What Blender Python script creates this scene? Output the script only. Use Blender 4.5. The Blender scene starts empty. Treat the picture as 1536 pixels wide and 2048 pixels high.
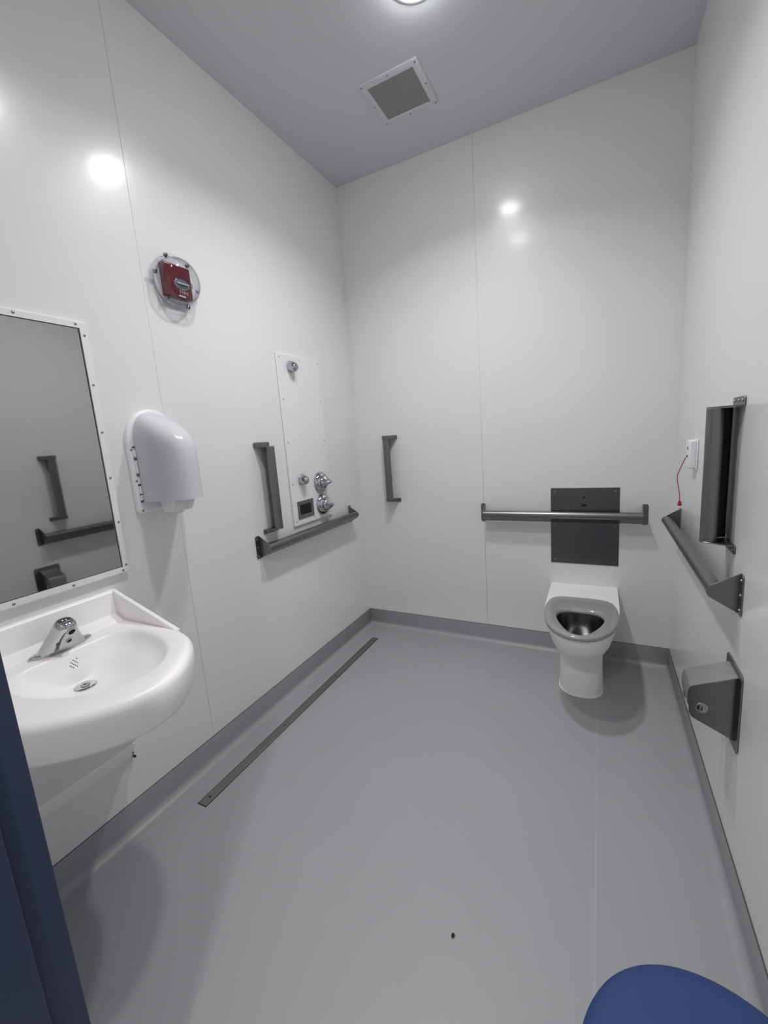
import bpy, bmesh, math, random
from mathutils import Vector, Matrix

sc = bpy.context.scene
COL = sc.collection

# ------------------------------------------------------------------ measures
W = 1.956            # room width  (x: 0 left wall .. W right wall)
D = 2.45             # room depth  (y: 0 back wall .. -D door wall)
H = 3.09             # room height
CH = 0.12            # height of the coved base
LIGHTS = [(0.955, -0.94), (0.93, -1.53)]

# ------------------------------------------------------------------ camera
F, PX, PY = 841.19, 770.17, 1018.48          # focal length and principal point in pixels of a 1536x2048 frame
YAW, PIT, ROL = -0.47712, -0.16895, 0.07269
cam_d = bpy.data.cameras.new('camera')
cam = bpy.data.objects.new('camera', cam_d)
COL.objects.link(cam)
cam_d.sensor_fit = 'HORIZONTAL'
cam_d.sensor_width = 36.0
cam_d.lens = F / 1536.0 * 36.0
cam_d.shift_x = -(PX - 768.0) / 1536.0
cam_d.shift_y = (PY - 1024.0) / 1536.0
cam_d.clip_start = 0.02
fw = Vector((math.sin(YAW) * math.cos(PIT), math.cos(YAW) * math.cos(PIT), math.sin(PIT)))
rt = Vector((math.cos(YAW), -math.sin(YAW), 0.0))
dn = fw.cross(rt)
c_, s_ = math.cos(ROL), math.sin(ROL)
rt, dn = c_ * rt + s_ * dn, -s_ * rt + c_ * dn
cam.matrix_world = Matrix(((rt.x, -dn.x, -fw.x, 1.58648), (rt.y, -dn.y, -fw.y, -2.69776),
                           (rt.z, -dn.z, -fw.z, 1.43092), (0, 0, 0, 1)))
sc.camera = cam

# ------------------------------------------------------------------ world, lamps, exposure
world = bpy.data.worlds.new('world')
sc.world = world
world.use_nodes = True
bg = world.node_tree.nodes['Background']
bg.inputs['Color'].default_value = (0.75, 0.85, 1.0, 1)
bg.inputs['Strength'].default_value = 0.03
for i, (lx, ly) in enumerate(LIGHTS):
    ld = bpy.data.lights.new('downlight_lamp', 'AREA')
    ld.shape = 'DISK'
    ld.size = 0.13
    ld.energy = (13.5, 10.0)[i]
    ld.color = ((0.985, 1.0, 1.0), (1.0, 0.945, 0.93))[i]
    ld.spread = math.radians(132)
    lo = bpy.data.objects.new('downlight_lamp', ld)
    lo.location = (lx, ly, H - 0.045)
    COL.objects.link(lo)
hd = bpy.data.lights.new('hall_lamp', 'AREA')
hd.shape = 'DISK'; hd.size = 0.11; hd.energy = 28.0; hd.color = (1.0, 0.93, 0.93)
ho = bpy.data.objects.new('hall_lamp', hd); ho.location = (1.31, -3.30, 2.66)
COL.objects.link(ho)
sc.view_settings.view_transform = 'Standard'
sc.view_settings.look = 'None'
sc.view_settings.gamma = 1.0
sc.view_settings.use_curve_mapping = False
sc.view_settings.exposure = -0.42
sc.cycles.use_denoising = True
sc.cycles.max_bounces = 14
sc.cycles.diffuse_bounces = 8
sc.cycles.glossy_bounces = 6
sc.cycles.transparent_max_bounces = 16
sc.cycles.caustics_reflective = False
sc.cycles.caustics_refractive = False
sc.cycles.sample_clamp_indirect = 4.0

# ------------------------------------------------------------------ materials
def mat(name, color, rough=0.5, metal=0.0, spec=0.5, bump=0.0, bscale=200.0, var=0.0, stretch=None, coat=0.0, trans=0.0, ior=None, rvar=0.0, vscale=6.0):
    m = bpy.data.materials.new(name)
    m.use_nodes = True
    nt = m.node_tree
    b = nt.nodes['Principled BSDF']
    b.inputs['Base Color'].default_value = (*color, 1)
    b.inputs['Roughness'].default_value = rough
    b.inputs['Metallic'].default_value = metal
    b.inputs['Specular IOR Level'].default_value = spec
    b.inputs['Coat Weight'].default_value = coat
    if coat: b.inputs['Coat Roughness'].default_value = 0.13
    b.inputs['Transmission Weight'].default_value = trans
    if ior: b.inputs['IOR'].default_value = ior
    co = nt.nodes.new('ShaderNodeTexCoord')
    mp = nt.nodes.new('ShaderNodeMapping')
    nt.links.new(co.outputs['Object'], mp.inputs['Vector'])
    if stretch: mp.inputs['Scale'].default_value = stretch
    if bump:
        n = nt.nodes.new('ShaderNodeTexNoise'); n.inputs['Scale'].default_value = bscale; n.inputs['Detail'].default_value = 2
        nt.links.new(mp.outputs[0], n.inputs['Vector'])
        bp = nt.nodes.new('ShaderNodeBump'); bp.inputs['Strength'].default_value = bump; bp.inputs['Distance'].default_value = 0.001
        nt.links.new(n.outputs[0], bp.inputs['Height']); nt.links.new(bp.outputs[0], b.inputs['Normal'])
    if var or rvar:
        n = nt.nodes.new('ShaderNodeTexNoise'); n.inputs['Scale'].default_value = vscale; n.inputs['Detail'].default_value = 4
        nt.links.new(mp.outputs[0], n.inputs['Vector'])
        if var:
            mx = nt.nodes.new('ShaderNodeMix'); mx.data_type = 'RGBA'
            mx.inputs[6].default_value = (*[c * (1 - var) for c in color], 1)
            mx.inputs[7].default_value = (*[min(1, c * (1 + var)) for c in color], 1)
            nt.links.new(n.outputs[0], mx.inputs[0]); nt.links.new(mx.outputs[2], b.inputs['Base Color'])
        if rvar:
            mr = nt.nodes.new('ShaderNodeMapRange')
            mr.inputs['To Min'].default_value = rough - rvar; mr.inputs['To Max'].default_value = rough + rvar
            nt.links.new(n.outputs[0], mr.inputs[0]); nt.links.new(mr.outputs[0], b.inputs['Roughness'])
    return m

def emit(name, color, strength):
    m = bpy.data.materials.new(name); m.use_nodes = True
    b = m.node_tree.nodes['Principled BSDF']
    b.inputs['Base Color'].default_value = (0.9, 0.9, 0.9, 1)
    b.inputs['Emission Color'].default_value = (*color, 1)
    b.inputs['Emission Strength'].default_value = strength
    return m

def clear_plastic(name, tint=(0.98, 0.98, 0.99), gloss=1.0):
    m = bpy.data.materials.new(name); m.use_nodes = True
    nt = m.node_tree; nt.nodes.clear()
    out = nt.nodes.new('ShaderNodeOutputMaterial'); tr = nt.nodes.new('ShaderNodeBsdfTransparent')
    gl = nt.nodes.new('ShaderNodeBsdfGlossy'); fr = nt.nodes.new('ShaderNodeLayerWeight'); pw = nt.nodes.new('ShaderNodeMath'); ml = nt.nodes.new('ShaderNodeMath'); mx = nt.nodes.new('ShaderNodeMixShader')
    tr.inputs[0].default_value = (*tint, 1); gl.inputs['Roughness'].default_value = 0.04
    fr.inputs[0].default_value = 0.5
    pw.operation = 'POWER'; pw.inputs[1].default_value = 4.0
    ml.operation = 'MULTIPLY_ADD'; ml.inputs[1].default_value = 0.75 * gloss; ml.inputs[2].default_value = 0.035
    tm = nt.nodes.new('ShaderNodeMix'); tm.data_type = 'RGBA'
    tm.inputs[6].default_value = (*tint, 1); tm.inputs[7].default_value = (*[c * 0.45 for c in tint], 1)
    nt.links.new(pw.outputs[0], tm.inputs[0]); nt.links.new(tm.outputs[2], tr.inputs[0])
    nt.links.new(fr.outputs['Facing'], pw.inputs[0]); nt.links.new(pw.outputs[0], ml.inputs[0])
    nt.links.new(ml.outputs[0], mx.inputs[0]); nt.links.new(tr.outputs[0], mx.inputs[1])
    nt.links.new(gl.outputs[0], mx.inputs[2]); nt.links.new(mx.outputs[0], out.inputs[0])
    return m

def frosted(name):
    m = bpy.data.materials.new(name); m.use_nodes = True
    nt = m.node_tree; nt.nodes.clear()
    out = nt.nodes.new('ShaderNodeOutputMaterial')
    pr = nt.nodes.new('ShaderNodeBsdfPrincipled'); tl = nt.nodes.new('ShaderNodeBsdfTranslucent')
    rf = nt.nodes.new('ShaderNodeBsdfRefraction'); m1 = nt.nodes.new('ShaderNodeMixShader'); m2 = nt.nodes.new('ShaderNodeMixShader')
    pr.inputs['Base Color'].default_value = (0.80, 0.79, 0.835, 1); pr.inputs['Roughness'].default_value = 0.22
    tl.inputs[0].default_value = (0.88, 0.87, 0.90, 1)
    rf.inputs['Color'].default_value = (0.92, 0.92, 0.95, 1); rf.inputs['Roughness'].default_value = 0.6; rf.inputs['IOR'].default_value = 1.02
    m1.inputs[0].default_value = 0.12; m2.inputs[0].default_value = 0.16
    nt.links.new(pr.outputs[0], m1.inputs[1]); nt.links.new(tl.outputs[0], m1.inputs[2])
    nt.links.new(m1.outputs[0], m2.inputs[1]); nt.links.new(rf.outputs[0], m2.inputs[2]); nt.links.new(m2.outputs[0], out.inputs[0])
    return m

def perforated(name):
    m = mat(name, (0.13, 0.13, 0.135), 0.6)
    nt = m.node_tree; b = nt.nodes['Principled BSDF']
    co = nt.nodes.new('ShaderNodeTexCoord'); v = nt.nodes.new('ShaderNodeTexVoronoi')
    v.inputs['Scale'].default_value = 260; v.inputs['Randomness'].default_value = 0.0
    nt.links.new(co.outputs['Object'], v.inputs['Vector'])
    r = nt.nodes.new('ShaderNodeValToRGB'); r.color_ramp.elements[0].position = 0.25; r.color_ramp.elements[1].position = 0.42
    r.color_ramp.elements[0].color = (0.03, 0.03, 0.03, 1); r.color_ramp.elements[1].color = (0.26, 0.26, 0.265, 1)
    nt.links.new(v.outputs['Distance'], r.inputs[0]); nt.links.new(r.outputs[0], b.inputs['Base Color'])
    return m

M = dict(
    wall=mat('white_wall_sheet', (0.74, 0.745, 0.75), 0.30, spec=0.45, bump=0.02, bscale=90, coat=0.35),
    ceil=mat('white_ceiling', (0.60, 0.605, 0.62), 0.35, bump=0.03, bscale=90),
    floor=mat('grey_vinyl', (0.300, 0.311, 0.322), 0.45, var=0.03, vscale=3.0, bump=0.05, bscale=500),
    weld=mat('grey_weld_rod', (0.345, 0.355, 0.37), 0.4),
    seal=mat('dark_edge', (0.05, 0.05, 0.052), 0.6),
    steel=mat('satin_steel', (0.22, 0.215, 0.212), 0.35, 1.0, var=0.10, vscale=40, stretch=(1, 1, 6), rvar=0.05),
    plate=mat('brushed_steel_plate', (0.135, 0.14, 0.145), 0.36, 1.0, var=0.10, vscale=60, stretch=(8, 1, 0.4)),
    drain=mat('drain_steel', (0.30, 0.295, 0.29), 0.4, 1.0, var=0.08, vscale=20),
    holder=mat('holder_steel', (0.27, 0.265, 0.26), 0.24, 1.0, var=0.10, vscale=50, stretch=(1, 6, 1)),
    hood=mat('holder_steel_lit', (0.46, 0.455, 0.45), 0.3, 1.0, var=0.10, vscale=50, stretch=(1, 6, 1)),  # same holder steel, paler: light falling on the top is put into the colour
    chrome=mat('chrome', (0.52, 0.52, 0.54), 0.07, 1.0, rvar=0.02),
    screw=mat('screw_steel', (0.30, 0.30, 0.31), 0.3, 1.0),
    dark=mat('black_recess', (0.004, 0.004, 0.004), 0.8),
    hole=mat('dark_hole', (0.02, 0.02, 0.02), 0.7),
    mirror=mat('polished_steel_mirror', (0.46, 0.46, 0.455), 0.022, 1.0, rvar=0.006, vscale=2),
    frame=mat('white_frame', (0.78, 0.79, 0.81), 0.35),
    panel=mat('white_panel', (0.77, 0.775, 0.785), 0.2),
    ceramic=mat('white_solid_surface', (0.93, 0.918, 0.915), 0.35, bump=0.02, bscale=300),
    toilet=mat('white_coated_body', (0.86, 0.865, 0.865), 0.40, bump=0.02, bscale=300),
    seat=mat('grey_seat', (0.27, 0.27, 0.275), 0.20),
    bowl=mat('steel_bowl', (0.22, 0.215, 0.21), 0.22, 1.0, var=0.25, vscale=12),
    water=mat('water', (0.25, 0.25, 0.25), 0.03, 0.0, trans=0.0),
    plastic=mat('white_plastic', (0.80, 0.80, 0.82), 0.3),
    frost=frosted('frosted_cover'),
    inside=mat('grey_mechanism', (0.10, 0.10, 0.105), 0.6),
    clear=clear_plastic('clear_polycarbonate'),
    lens=clear_plastic('clear_strobe', (0.80, 0.82, 0.82)),
    red=mat('red_housing', (0.105, 0.004, 0.014), 0.15),
    text=mat('pale_print', (0.55, 0.45, 0.50), 0.5),
    cord=mat('red_cord', (0.42, 0.035, 0.10), 0.5),
    cordend=mat('red_pull', (0.30, 0.005, 0.03), 0.35),
    vent=perforated('perforated_grille'),
    vframe=mat('vent_frame', (0.61, 0.615, 0.63), 0.3),
    lamp=emit('downlight_lens', (0.985, 1.0, 1.0), 85.0),
    lampw=emit('downlight_lens_warm', (1.0, 0.945, 0.93), 50.0),
    halll=emit('hall_lens', (1.0, 0.93, 0.93), 12.0),
    door=mat('navy_door_frame', (0.032, 0.046, 0.092), 0.45, bump=0.05, bscale=60),
    stool=mat('blue_vinyl', (0.024, 0.050, 0.150), 0.6, spec=0.25, bump=0.08, bscale=400),
    crumb=mat('dark_crumb', (0.012, 0.010, 0.012), 0.8),
    caulk=mat('white_caulk', (0.74, 0.74, 0.72), 0.5),
    smudge=mat('dark_sealant', (0.03, 0.03, 0.03), 0.7),
)

# ------------------------------------------------------------------ helpers
def wloc(o):
    v = Vector((0, 0, 0))
    while o is not None:
        v += o.location; o = o.parent
    return v

def finish(bm, name, m, parent=None, angle=35, bevel=0.0, seg=2, loc=None, recalc=True):
    base = Vector(loc) if loc is not None else (wloc(parent) if parent else Vector((0, 0, 0)))
    if recalc: bmesh.ops.recalc_face_normals(bm, faces=bm.faces)
    for v in bm.verts: v.co -= base
    me = bpy.data.meshes.new(name)
    bm.to_mesh(me); bm.free()
    me.materials.append(M[m] if isinstance(m, str) else m)
    for p in me.polygons: p.use_smooth = True
    me.set_sharp_from_angle(angle=math.radians(angle))
    o = bpy.data.objects.new(name, me)
    COL.objects.link(o)
    if parent: o.parent = parent
    elif loc is not None: o.location = base
    if bevel:
        md = o.modifiers.new('bevel', 'BEVEL'); md.width = bevel; md.segments = seg; md.limit_method = 'ANGLE'
        md.angle_limit = math.radians(40)
    return o

def thing(name, label, cat, loc, group=None):
    o = bpy.data.objects.new(name, None)
    o.empty_display_size = 0.05
    o.location = loc
    COL.objects.link(o)
    o['label'] = label; o['category'] = cat
    if group: o['group'] = group
    return o

fL = lambda u, n, z: Vector((n, u, z))          # left wall: u = y, n = out of the wall
fB = lambda u, n, z: Vector((u, -n, z))         # back wall: u = x
fR = lambda u, n, z: Vector((W - n, u, z))      # right wall: u = y
fI = lambda x, y, z: Vector((x, y, z))
fC = lambda x, y, n: Vector((x, y, H - n))      # ceiling: n = down

def box(bm, a0, a1, b0, b1, c0, c1, f=fI):
    vs = [bm.verts.new(f(a, b, c)) for c in (c0, c1) for b in (b0, b1) for a in (a0, a1)]
    for q in ((0, 1, 3, 2), (4, 5, 7, 6), (0, 1, 5, 4), (2, 3, 7, 6), (0, 2, 6, 4), (1, 3, 7, 5)):
        bm.faces.new([vs[i] for i in q])

def loft(bm, rings, cap0=True, cap1=True, closed=True):
    R = [[bm.verts.new(p) for p in r] for r in rings]
    n = len(R[0])
    for a, b in zip(R, R[1:]):
        for i in range(n if closed else n - 1):
            j = (i + 1) % n
            bm.faces.new((a[i], a[j], b[j], b[i]))
    if cap0: bm.faces.new(R[0])
    if cap1: bm.faces.new(R[-1])
    return R

def prism(bm, pts, f0, f1):
    loft(bm, [[f0(*p) for p in pts], [f1(*p) for p in pts]])

def lathe(bm, prof, place, n=40):
    """prof: (radius, height) list; place(a, b, h) -> point, circle in (a, b)"""
    rings = []
    for r, h in prof:
        rings.append([place(r * math.cos(t), r * math.sin(t), h) for t in (2 * math.pi * i / n for i in range(n))])
    loft(bm, rings)

def tube(bm, path, r, n=10):
    path = [Vector(p) for p in path]
    rings = []
    for i, p in enumerate(path):
        t = (path[min(i + 1, len(path) - 1)] - path[max(i - 1, 0)]).normalized()
        up = Vector((0, 0, 1)) if abs(t.z) < 0.9 else Vector((0, 1, 0))
        a = t.cross(up).normalized(); b = t.cross(a)
        rr = r[i] if isinstance(r, (list, tuple)) else r
        rings.append([p + rr * (math.cos(q) * a + math.sin(q) * b) for q in (2 * math.pi * k / n for k in range(n))])
    loft(bm, rings)

def resample(poly, n):
    """closed polygon to n points spaced by length, first point kept"""
    P = [Vector((p[0], p[1])) for p in poly]
    P.append(P[0])
    L = [0.0]
    for a, b in zip(P, P[1:]): L.append(L[-1] + (b - a).length)
    out = []; k = 0
    for i in range(n):
        s = L[-1] * i / n
        while L[k + 1] < s: k += 1
        t = (s - L[k]) / max(1e-9, L[k + 1] - L[k])
        q = P[k].lerp(P[k + 1], t); out.append((q.x, q.y))
    return out

def crom(pts, k=8):
    """closed Catmull-Rom through pts"""
    out = []; n = len(pts)
    for i in range(n):
        p0, p1, p2, p3 = [Vector(pts[(i + d) % n]) for d in (-1, 0, 1, 2)]
        for j in range(k):
            t = j / k
            q = 0.5 * ((2 * p1) + (p2 - p0) * t + (2 * p0 - 5 * p1 + 4 * p2 - p3) * t * t + (3 * p1 - p0 - 3 * p2 + p3) * t ** 3)
            out.append((q.x, q.y))
    return out

def hull(pts):
    pts = sorted(set((round(a, 6), round(b, 6)) for a, b in pts))
    def half(ps):
        h = []
        for p in ps:
            while len(h) > 1 and (h[-1][0] - h[-2][0]) * (p[1] - h[-2][1]) - (h[-1][1] - h[-2][1]) * (p[0] - h[-2][0]) <= 0: h.pop()
            h.append(p)
        return h
    a, b = half(pts), half(pts[::-1])
    return a[:-1] + b[:-1]

SCREW = {}
def screws(parent, spots, f, r=0.004, h=0.0025, m='screw', n0=0.0, name='screw'):
    """dome-headed screws: spots are (u, z) on a face at height n0; alike ones share one mesh"""
    base = wloc(parent)
    key = (f.__code__.co_firstlineno, r, h, m, name)
    for (u, z) in spots:
        p = f(u, n0, z) if f is not fC else fC(u, z, n0)
        if key not in SCREW:
            bm = bmesh.new()
            prof = [(r, -0.0004), (r, h * 0.35), (r * 0.8, h * 0.8), (r * 0.45, h), (r * 0.40, h * 0.55), (r * 0.05, h * 0.5)]
            o0 = f(0, 0, 0)
            if f is fC: pl = lambda a, b, hh: fC(a, b, hh) - o0
            else: pl = lambda a, b, hh: f(a, hh, b) - o0
            lathe(bm, prof, pl, 12)
            o = finish(bm, name, m)
            SCREW[key] = o.data
        else:
            o = bpy.data.objects.new(name, SCREW[key]); COL.objects.link(o)
        o.parent = parent
        o.location = p - base

# ------------------------------------------------------------------ the room
def structure(o):
    o['kind'] = 'structure'
    return o

bm = bmesh.new(); box(bm, -0.1, W + 0.1, -4.2, 0.1, -0.1, 0.0)
floor = structure(finish(bm, 'floor', 'floor'))
bm = bmesh.new(); box(bm, 1.590, 1.5945, -D, -0.45, -0.001, 0.0006)
finish(bm, 'weld_seam', 'weld', floor)
bm = bmesh.new(); box(bm, -0.1, W + 0.1, -D - 0.15, 0.1, H, H + 0.1)
structure(finish(bm, 'ceiling', 'ceil'))

def wall(name, f, u_edges, z1=H):
    bm = bmesh.new(); box(bm, u_edges[0] - 0.0, u_edges[-1] + 0.0, -0.1, -0.010, 0, z1, f)
    w = structure(finish(bm, name, 'wall'))
    for a, b in zip(u_edges, u_edges[1:]):
        bm = bmesh.new(); box(bm, a + 0.0003, b - 0.0003, -0.0101, 0.0, 0, z1, f)
        finish(bm, 'wall_panel', 'wall', w, bevel=0.0006, seg=1)
    return w
wall('wall_left', fL, [-D, -1.5298, 0])
wall('wall_back', fB, [-0.1, 0.9186, W + 0.1])
wall('wall_right', fR, [-D, 0])

# door wall with the opening and its painted frame
J0, J1, JH = 0.805, 1.760, 2.13
bm = bmesh.new()
for a, b, z0, z1 in ((-0.1, J0 - 0.02, 0, H), (J1 + 0.02, W + 0.1, 0, H), (J0 - 0.02, J1 + 0.02, JH + 0.02, H)):
    box(bm, a, b, -D - 0.15, -D, z0, z1)
structure(finish(bm, 'wall_front', 'wall'))
bm = bmesh.new()
# left jamb: the reveal faces +x and carries the stop
PJ = [(-0.03, 0.003), (0.0, 0.003), (0.0, -0.0455), (0.014, -0.0475), (0.014, -0.105), (0.0, -0.107), (0.0, -0.155), (-0.03, -0.155)]
loft(bm, [[Vector((J0 + a, -D + b, z)) for a, b in PJ] for z in (0, JH)])
loft(bm, [[Vector((J1 - a, -D + b, z)) for a, b in PJ] for z in (0, JH)])
loft(bm, [[Vector((x, -D + b, JH - a)) for a, b in PJ] for x in (J0 - 0.03, J1 + 0.03)])
structure(finish(bm, 'door_1', 'door', bevel=0.0015))

# the hall the photograph is taken from
bm = bmesh.new(); box(bm, -0.1, W + 0.1, -4.2, -D - 0.151, 2.70, 2.80)
hc = structure(finish(bm, 'ceiling', 'ceil'))
bm = bmesh.new(); lathe(bm, [(0.10, -0.001), (0.10, 0.006), (0.085, 0.010), (0.0005, 0.014)], lambda a, b, h: Vector((1.31 + a, -3.30 + b, 2.70 - h)), 32)
finish(bm, 'light_fitting', 'halll', hc)
for nm, x0, x1, ya, yb in (('wall_hall_left', -0.2, -0.1, -4.2, -D - 0.15), ('wall_hall_right', W + 0.1, W + 0.2, -4.2, -D - 0.15), ('wall_hall_end', -0.1, W + 0.1, -4.3, -4.2)):
    bm = bmesh.new(); box(bm, x0, x1, ya, yb, 0, 2.80); structure(finish(bm, nm, 'wall'))

# coved base: upright strip, hollow curve, thin feather on the floor
def cove_profile():
    p = [(0.0, CH), (0.0026, CH), (0.0032, CH - 0.003)]
    R = 0.034
    for i in range(9):
        t = math.pi / 2 * i / 8
        p.append((0.0032 + R - R * math.cos(t), 0.0012 + R - R * math.sin(t)))
    p += [(0.060, 0.0008), (0.064, 0.0), (0.0, 0.0)]
    return p
CP = cove_profile()
def base(name, f, u0, u1, m0, m1):
    bm = bmesh.new()
    loft(bm, [[f(u0 + m0 * d, d, z) for d, z in CP], [f(u1 - m1 * d, d, z) for d, z in CP]])
    o = structure(finish(bm, name, 'floor', angle=50))
    bm = bmesh.new()
    loft(bm, [[f(u0 + m0 * d, d, z) for d, z in ((0, CH - 0.0005), (0.0029, CH - 0.0005), (0.0016, CH + 0.0012), (0, CH + 0.0016))],
              [f(u1 - m1 * d, d, z) for d, z in ((0, CH - 0.0005), (0.0029, CH - 0.0005), (0.0016, CH + 0.0012), (0, CH + 0.0016))]])
    finish(bm, 'edge_seal', 'seal', o)
base('baseboard_left', fL, -D, 0, 0, 1)
base('baseboard_back', fB, 0, W, 1, 1)
base('baseboard_right', fR, -D, 0, 0, 1)

# ------------------------------------------------------------------ grab bars
TN, TR = 0.0580, 0.0225      # tube axis distance from the wall, tube radius
def circ(n=28): return [(TR * math.cos(2 * math.pi * i / n), TR * math.sin(2 * math.pi * i / n)) for i in range(n)]

def bar_h(label, f, u0, u1, z0, z1, zt, group='horizontal stainless grab bars', n0=0.0):
    root = thing('grab_bar', label, 'grab bar', f((u0 + u1) / 2, 0, (z0 + z1) / 2), group)
    bm = bmesh.new()
    loft(bm, [[f(u, TN + a, zt + b) for a, b in circ()] for u in (u0 + 0.001, u1 - 0.001)])
    finish(bm, 'tube', 'steel', root, angle=40)
    # closing sheet under the tube, down to the wall
    bot = hull([(TN + a, zt + b) for a, b in circ(72)] + [(n0 + 0.001, z0 + 0.004)])
    bot = [p for p in bot if p[1] < zt - TR * 0.35 or p[0] < 0.01]
    low = min((p for p in bot if p[0] > 0.02), key=lambda p: math.atan2(p[1] - z0, p[0]))
    pw = (n0 + 0.001, z0 + 0.004)
    d = Vector((low[0] - pw[0], low[1] - pw[1])).normalized(); nn = Vector((-d.y, d.x)) * 0.003
    sheet = [pw, low, (low[0] + nn.x, low[1] + nn.y), (pw[0] + nn.x, pw[1] + nn.y)]
    bm = bmesh.new()
    prism(bm, sheet, lambda a, b: f(u0 + 0.001, a, b), lambda a, b: f(u1 - 0.001, a, b))
    finish(bm, 'closure_plate', 'steel', root)
    for u, s in ((u0, -1), (u1, 1)):
        hp = hull([(TN + a * 1.04, zt + b * 1.04) for a, b in circ(36)] + [(0.0005, z0), (0.0005, z1)])
        bm = bmesh.new()
        prism(bm, hp, lambda a, b: f(u, a, b), lambda a, b: f(u + s * 0.0035, a, b))
        tw = 0.029
        ch = 0.006
        tab = [(0.003, z0), (tw - ch, z0), (tw, z0 + ch), (tw, z1 - ch), (tw - ch, z1), (0.003, z1)]
        prism(bm, tab, lambda a, b: f(u + s * a, 0.0005, b), lambda a, b: f(u + s * a, 0.004, b))
        e = finish(bm, 'end_plate', 'steel', root, bevel=0.0007, seg=1)
        screws(e, [(u + s * 0.017, z0 + (z1 - z0) * t) for t in (0.14, 0.5, 0.86)], f, 0.0045, 0.003, n0=0.004)
    return root

def bar_v(label, f, uc, z0, z1, side, group='vertical stainless grab bars'):
    root = thing('grab_bar', label, 'grab bar', f(uc, 0, (z0 + z1) / 2), group)
    hw = 0.0595
    bm = bmesh.new()
    loft(bm, [[f(uc + a, TN + b, z) for a, b in circ()] for z in (z0 + 0.001, z1 - 0.001)])
    finish(bm, 'tube', 'steel', root, angle=40)
    bm = bmesh.new()
    wp = (side * (hw - 0.002), 0.001)
    hh = hull([(a, TN + b) for a, b in circ(90)] + [wp])
    k = hh.index(min(hh, key=lambda p: (p[0] - wp[0]) ** 2 + (p[1] - wp[1]) ** 2))
    tp = max((hh[(k + 1) % len(hh)], hh[k - 1]), key=lambda p: side * p[0])
    d = Vector((tp[0] - wp[0], tp[1] - wp[1])).normalized(); nn = Vector((-d.y, d.x)) * 0.0028
    if nn.x * side > 0: nn = -nn
    sheet = [wp, tp, (tp[0] + nn.x, tp[1] + nn.y), (wp[0] + nn.x, wp[1] + abs(nn.y))]
    prism(bm, sheet, lambda a, b: f(uc + a, b, z0 + 0.001), lambda a, b: f(uc + a, b, z1 - 0.001))
    finish(bm, 'closure_plate', 'steel', root)
    bm = bmesh.new()
    box(bm, uc + side * (hw - 0.0075), uc + side * (hw - 0.0035), 0.0006, 0.0045, z0 + 0.012, z1 - 0.004, f)
    finish(bm, 'lit_edge_strip', 'screw', root)  # paler strip imitates the bright lit edge of the closing sheet
    for z, s in ((z0, -1), (z1, 1)):
        hp = hull([(a * 1.04, TN + b * 1.04) for a, b in circ(36)] + [(-hw, 0.0005), (hw, 0.0005)])
        bm = bmesh.new()
        prism(bm, hp, lambda a, b: f(uc + a, b, z), lambda a, b: f(uc + a, b, z + s * 0.0035))
        tw = 0.027; ch = 0.005
        tab = [(-hw, 0.003), (hw, 0.003), (hw, tw - ch), (hw - ch, tw), (-hw + ch, tw), (-hw, tw - ch)]
        prism(bm, tab, lambda a, b: f(uc + a, 0.0005, z + s * b), lambda a, b: f(uc + a, 0.004, z + s * b))
        e = finish(bm, 'end_plate', 'steel', root, bevel=0.0007, seg=1)
        screws(e, [(uc + t, z + s * 0.016) for t in (-0.042, 0.0, 0.042)], f, 0.0048, 0.003, n0=0.004)
    return root

bar_h('horizontal stainless grab bar running in front of the steel flush plate', fB, 0.929, 1.804, 0.845, 0.962, 0.902, n0=0.004)
bar_h('horizontal stainless grab bar below the white shower panel', fL, -1.091, -0.197, 0.850, 0.972, 0.910)
bar_h('horizontal stainless grab bar above the toilet paper holder', fR, -1.215, -0.190, 0.850, 0.974, 0.913)
bar_v('vertical stainless grab bar directly left of the white shower panel', fL, -0.992, 0.994, 1.425, 1)
bar_v('vertical stainless grab bar on the back wall near the shower corner', fB, 0.268, 0.997, 1.414, -1)
bar_v('vertical stainless grab bar above the angled bar on the right wall', fR, -1.083, 1.034, 1.447, 1)

# ------------------------------------------------------------------ steel flush plate behind the toilet
t = thing('flush_plate', 'dark brushed steel access plate on the wall above the toilet', 'plate', (1.51, 0, 0.594))
bm = bmesh.new(); box(bm, 1.327, 1.693, 0.0002, 0.003, 0.594, 1.057, fB)
finish(bm, 'plate', 'plate', t, bevel=0.0006, seg=1)
screws(t, [(1.350, 1.036), (1.671, 1.037), (1.352, 0.828), (1.669, 0.828), (1.352, 0.617), (1.671, 0.615)], fB, 0.0042, 0.002, n0=0.003)
bm = bmesh.new(); lathe(bm, [(0.0062, 0.0031), (0.0062, 0.0034), (0.001, 0.0034)], lambda a, b, h: fB(1.509 + a, h, 0.999 + b), 16)
finish(bm, 'sensor_hole', 'dark', t)
bm = bmesh.new()
ov = [(0.0085 * (1 if math.cos(q) > 0 else -1) + 0.0062 * math.cos(q), 0.0062 * math.sin(q)) for q in (2 * math.pi * (i + 0.5) / 24 for i in range(24))]
loft(bm, [[fB(1.509 + a, h, 0.954 + b) for a, b in ov] for h in (0.0031, 0.0034)])
finish(bm, 'sensor_window', 'dark', t)

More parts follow.
